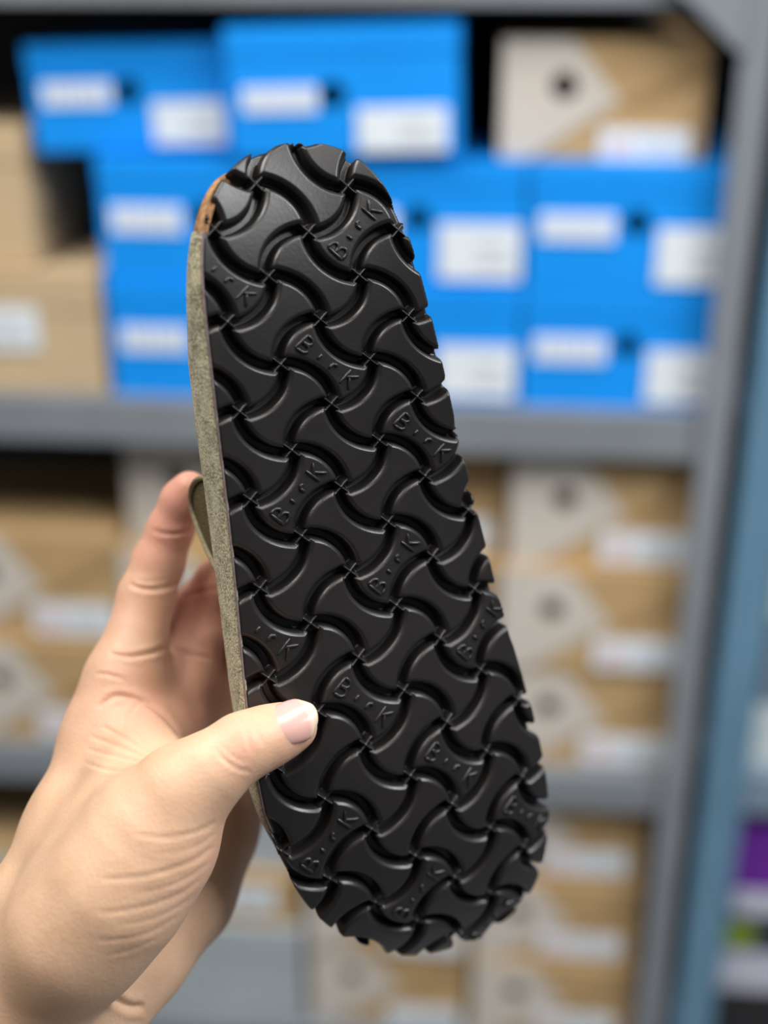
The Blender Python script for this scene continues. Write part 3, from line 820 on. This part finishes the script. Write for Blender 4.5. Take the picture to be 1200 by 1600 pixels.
loc_hand = Vector(cam2w(J(-60, 1760, 375)[None])[0])
hand = fast_mesh('person', cam2w(Vh) - np.array(loc_hand), Qh[:, ::-1], None)
hand.location = loc_hand
tag(hand, 'bare left hand gripping the clog by its edge, thumb on the sole and fingers behind', 'person')
# natural colour differences of the skin: pinker finger pads, palm and thumb tip
pink = np.zeros(len(Vh))
for p, r, k in ((J(285, 800, 430), 26, 1.0), (J(230, 960, 432), 18, 0.45), (J(225, 1120, 425), 22, 0.7), (J(262, 1140, 430), 22, 0.75), (J(330, 940, 452), 30, 0.9), (J(400, 870, 448), 30, 0.9),
                (J(455, 1138, 378), 9, 0.6), (J(378, 1165, 370), 9, 0.45), (J(375, 1000, 462), 30, 0.9), (J(300, 1080, 440), 24, 0.6), (J(300, 1180, 440), 30, 0.5), (J(330, 1320, 378), 16, 0.35)):
    pink = np.maximum(pink, k * np.exp(-((Vh - p) ** 2).sum(1) / (r * r)))
at = hand.data.attributes.new('pinkness', 'FLOAT', 'POINT'); at.data.foreach_set('value', pink.astype(np.float32))

def skin():
    m = bpy.data.materials.new('skin'); m.use_nodes = True
    nt = m.node_tree; b = nt.nodes['Principled BSDF']
    b.inputs['Roughness'].default_value = 0.5; b.inputs['Specular IOR Level'].default_value = 0.38
    b.inputs['Subsurface Weight'].default_value = 0.35; b.inputs['Subsurface Scale'].default_value = 0.0035
    b.inputs['Subsurface Radius'].default_value = (1.0, 0.35, 0.18)
    a = nt.nodes.new('ShaderNodeAttribute'); a.attribute_name = 'pinkness'
    tc = nt.nodes.new('ShaderNodeTexCoord')
    n = nt.nodes.new('ShaderNodeTexNoise'); n.inputs['Scale'].default_value = 90; n.inputs['Detail'].default_value = 5
    nt.links.new(tc.outputs['Object'], n.inputs['Vector'])
    r = nt.nodes.new('ShaderNodeValToRGB')
    r.color_ramp.elements[0].position = 0.3; r.color_ramp.elements[0].color = (0.57, 0.358, 0.228, 1)
    r.color_ramp.elements[1].position = 0.7; r.color_ramp.elements[1].color = (0.645, 0.422, 0.28, 1)
    nt.links.new(n.outputs['Fac'], r.inputs['Fac'])
    mx = nt.nodes.new('ShaderNodeMix'); mx.data_type = 'RGBA'
    nt.links.new(a.outputs['Fac'], mx.inputs['Factor']); nt.links.new(r.outputs['Color'], mx.inputs[6])
    mx.inputs[7].default_value = (0.64, 0.30, 0.225, 1)
    nt.links.new(mx.outputs[2], b.inputs['Base Color'])
    vo = nt.nodes.new('ShaderNodeTexVoronoi'); vo.inputs['Scale'].default_value = 900
    wv = nt.nodes.new('ShaderNodeTexNoise'); wv.inputs['Scale'].default_value = 420; wv.inputs['Detail'].default_value = 4
    nt.links.new(tc.outputs['Object'], vo.inputs['Vector']); nt.links.new(tc.outputs['Object'], wv.inputs['Vector'])
    ad = nt.nodes.new('ShaderNodeMath'); ad.operation = 'ADD'
    nt.links.new(vo.outputs['Distance'], ad.inputs[0]); nt.links.new(wv.outputs['Fac'], ad.inputs[1])
    bp = nt.nodes.new('ShaderNodeBump'); bp.inputs['Strength'].default_value = 0.17; bp.inputs['Distance'].default_value = 0.0004
    nt.links.new(ad.outputs[0], bp.inputs['Height']); nt.links.new(bp.outputs['Normal'], b.inputs['Normal'])
    return m
hand.data.materials.append(skin())

# thumbnail: a curved plate lying on the back of the thumb tip, with a pale free edge
def nail_mat():
    m = bpy.data.materials.new('thumbnail'); m.use_nodes = True
    nt = m.node_tree; b = nt.nodes['Principled BSDF']
    b.inputs['Roughness'].default_value = 0.24; b.inputs['Subsurface Weight'].default_value = 0.2; b.inputs['Subsurface Scale'].default_value = 0.001
    a = nt.nodes.new('ShaderNodeAttribute'); a.attribute_name = 'along'
    r = nt.nodes.new('ShaderNodeValToRGB'); e = r.color_ramp.elements
    e[0].position = 0.0; e[0].color = (0.66, 0.44, 0.36, 1)
    e[1].position = 1.0; e[1].color = (0.68, 0.55, 0.40, 1)
    for p, c in ((0.10, (0.62, 0.36, 0.315)), (0.74, (0.63, 0.36, 0.32)), (0.84, (0.70, 0.54, 0.41))):
        q = e.new(p); q.color = (*c, 1)
    nt.links.new(a.outputs['Fac'], r.inputs['Fac']); nt.links.new(r.outputs['Color'], b.inputs['Base Color'])
    return m
c0 = J(430, 1146, 379.5); c1 = J(466, 1133, 382)
ax_ = (c1 - c0) / np.linalg.norm(c1 - c0)
nz_ = -c1 / np.linalg.norm(c1); nz_ = nz_ + np.array([0.05, -0.36, 0]); nz_ = nz_ - ax_ * (nz_ @ ax_); nz_ /= np.linalg.norm(nz_)
sd_ = np.cross(nz_, ax_)
na, nb_ = 25, 17
rows = []; along = []
for layer in (0.0, -0.55):
    for i in range(na):
        s = i / (na - 1)
        for j in range(nb_):
            t = 2 * j / (nb_ - 1) - 1
            wdt = 6.6 * (0.93 + 0.07 * math.sin(s * math.pi)) * (1 - 0.22 * max(0, (s - 0.75) / 0.25) ** 2)
            xx = -1.0 + 13.2 * s
            xx += -2.1 * (t * t) * max(0, (s - 0.55) / 0.45) + 1.7 * (t * t) * max(0, (0.35 - s) / 0.35)     # rounded ends
            zz = 7.35 * math.cos(min(1.25, abs(t) * 1.05)) + 0.25 - 0.9 * max(0, s - 0.5) ** 2 * 2.2
            zz = 8.95 - (1 - math.cos(t * 1.08)) * 6.4 - 1.5 * max(0, s - 0.30) ** 2
            rows.append(c0 + ax_ * xx + sd_ * (wdt * math.sin(t * 1.08) / math.sin(1.08)) + nz_ * (zz + layer)); along.append(s)
f = []
m_ = na * nb_
for i in range(na - 1):
    for j in range(nb_ - 1):
        a = i * nb_ + j
        f.append((a, a + 1, a + nb_ + 1, a + nb_)); f.append((m_ + a, m_ + a + nb_, m_ + a + nb_ + 1, m_ + a + 1))
bd = [(i * nb_, (i + 1) * nb_) for i in range(na - 1)] + [((i + 1) * nb_ + nb_ - 1, i * nb_ + nb_ - 1) for i in range(na - 1)] + [(j + 1, j) for j in range(nb_ - 1)] + [((na - 1) * nb_ + j, (na - 1) * nb_ + j + 1) for j in range(nb_ - 1)]
for a, b in bd: f.append((a, b, m_ + b, m_ + a))
nail = fast_mesh('thumbnail', cam2w(np.array(rows)) - np.array(loc_hand), np.array(f), nail_mat(), hand)
at = nail.data.attributes.new('along', 'FLOAT', 'POINT'); at.data.foreach_set('value', np.array(along, np.float32))
nail['label'] = 'short clean thumbnail with a pale free edge'
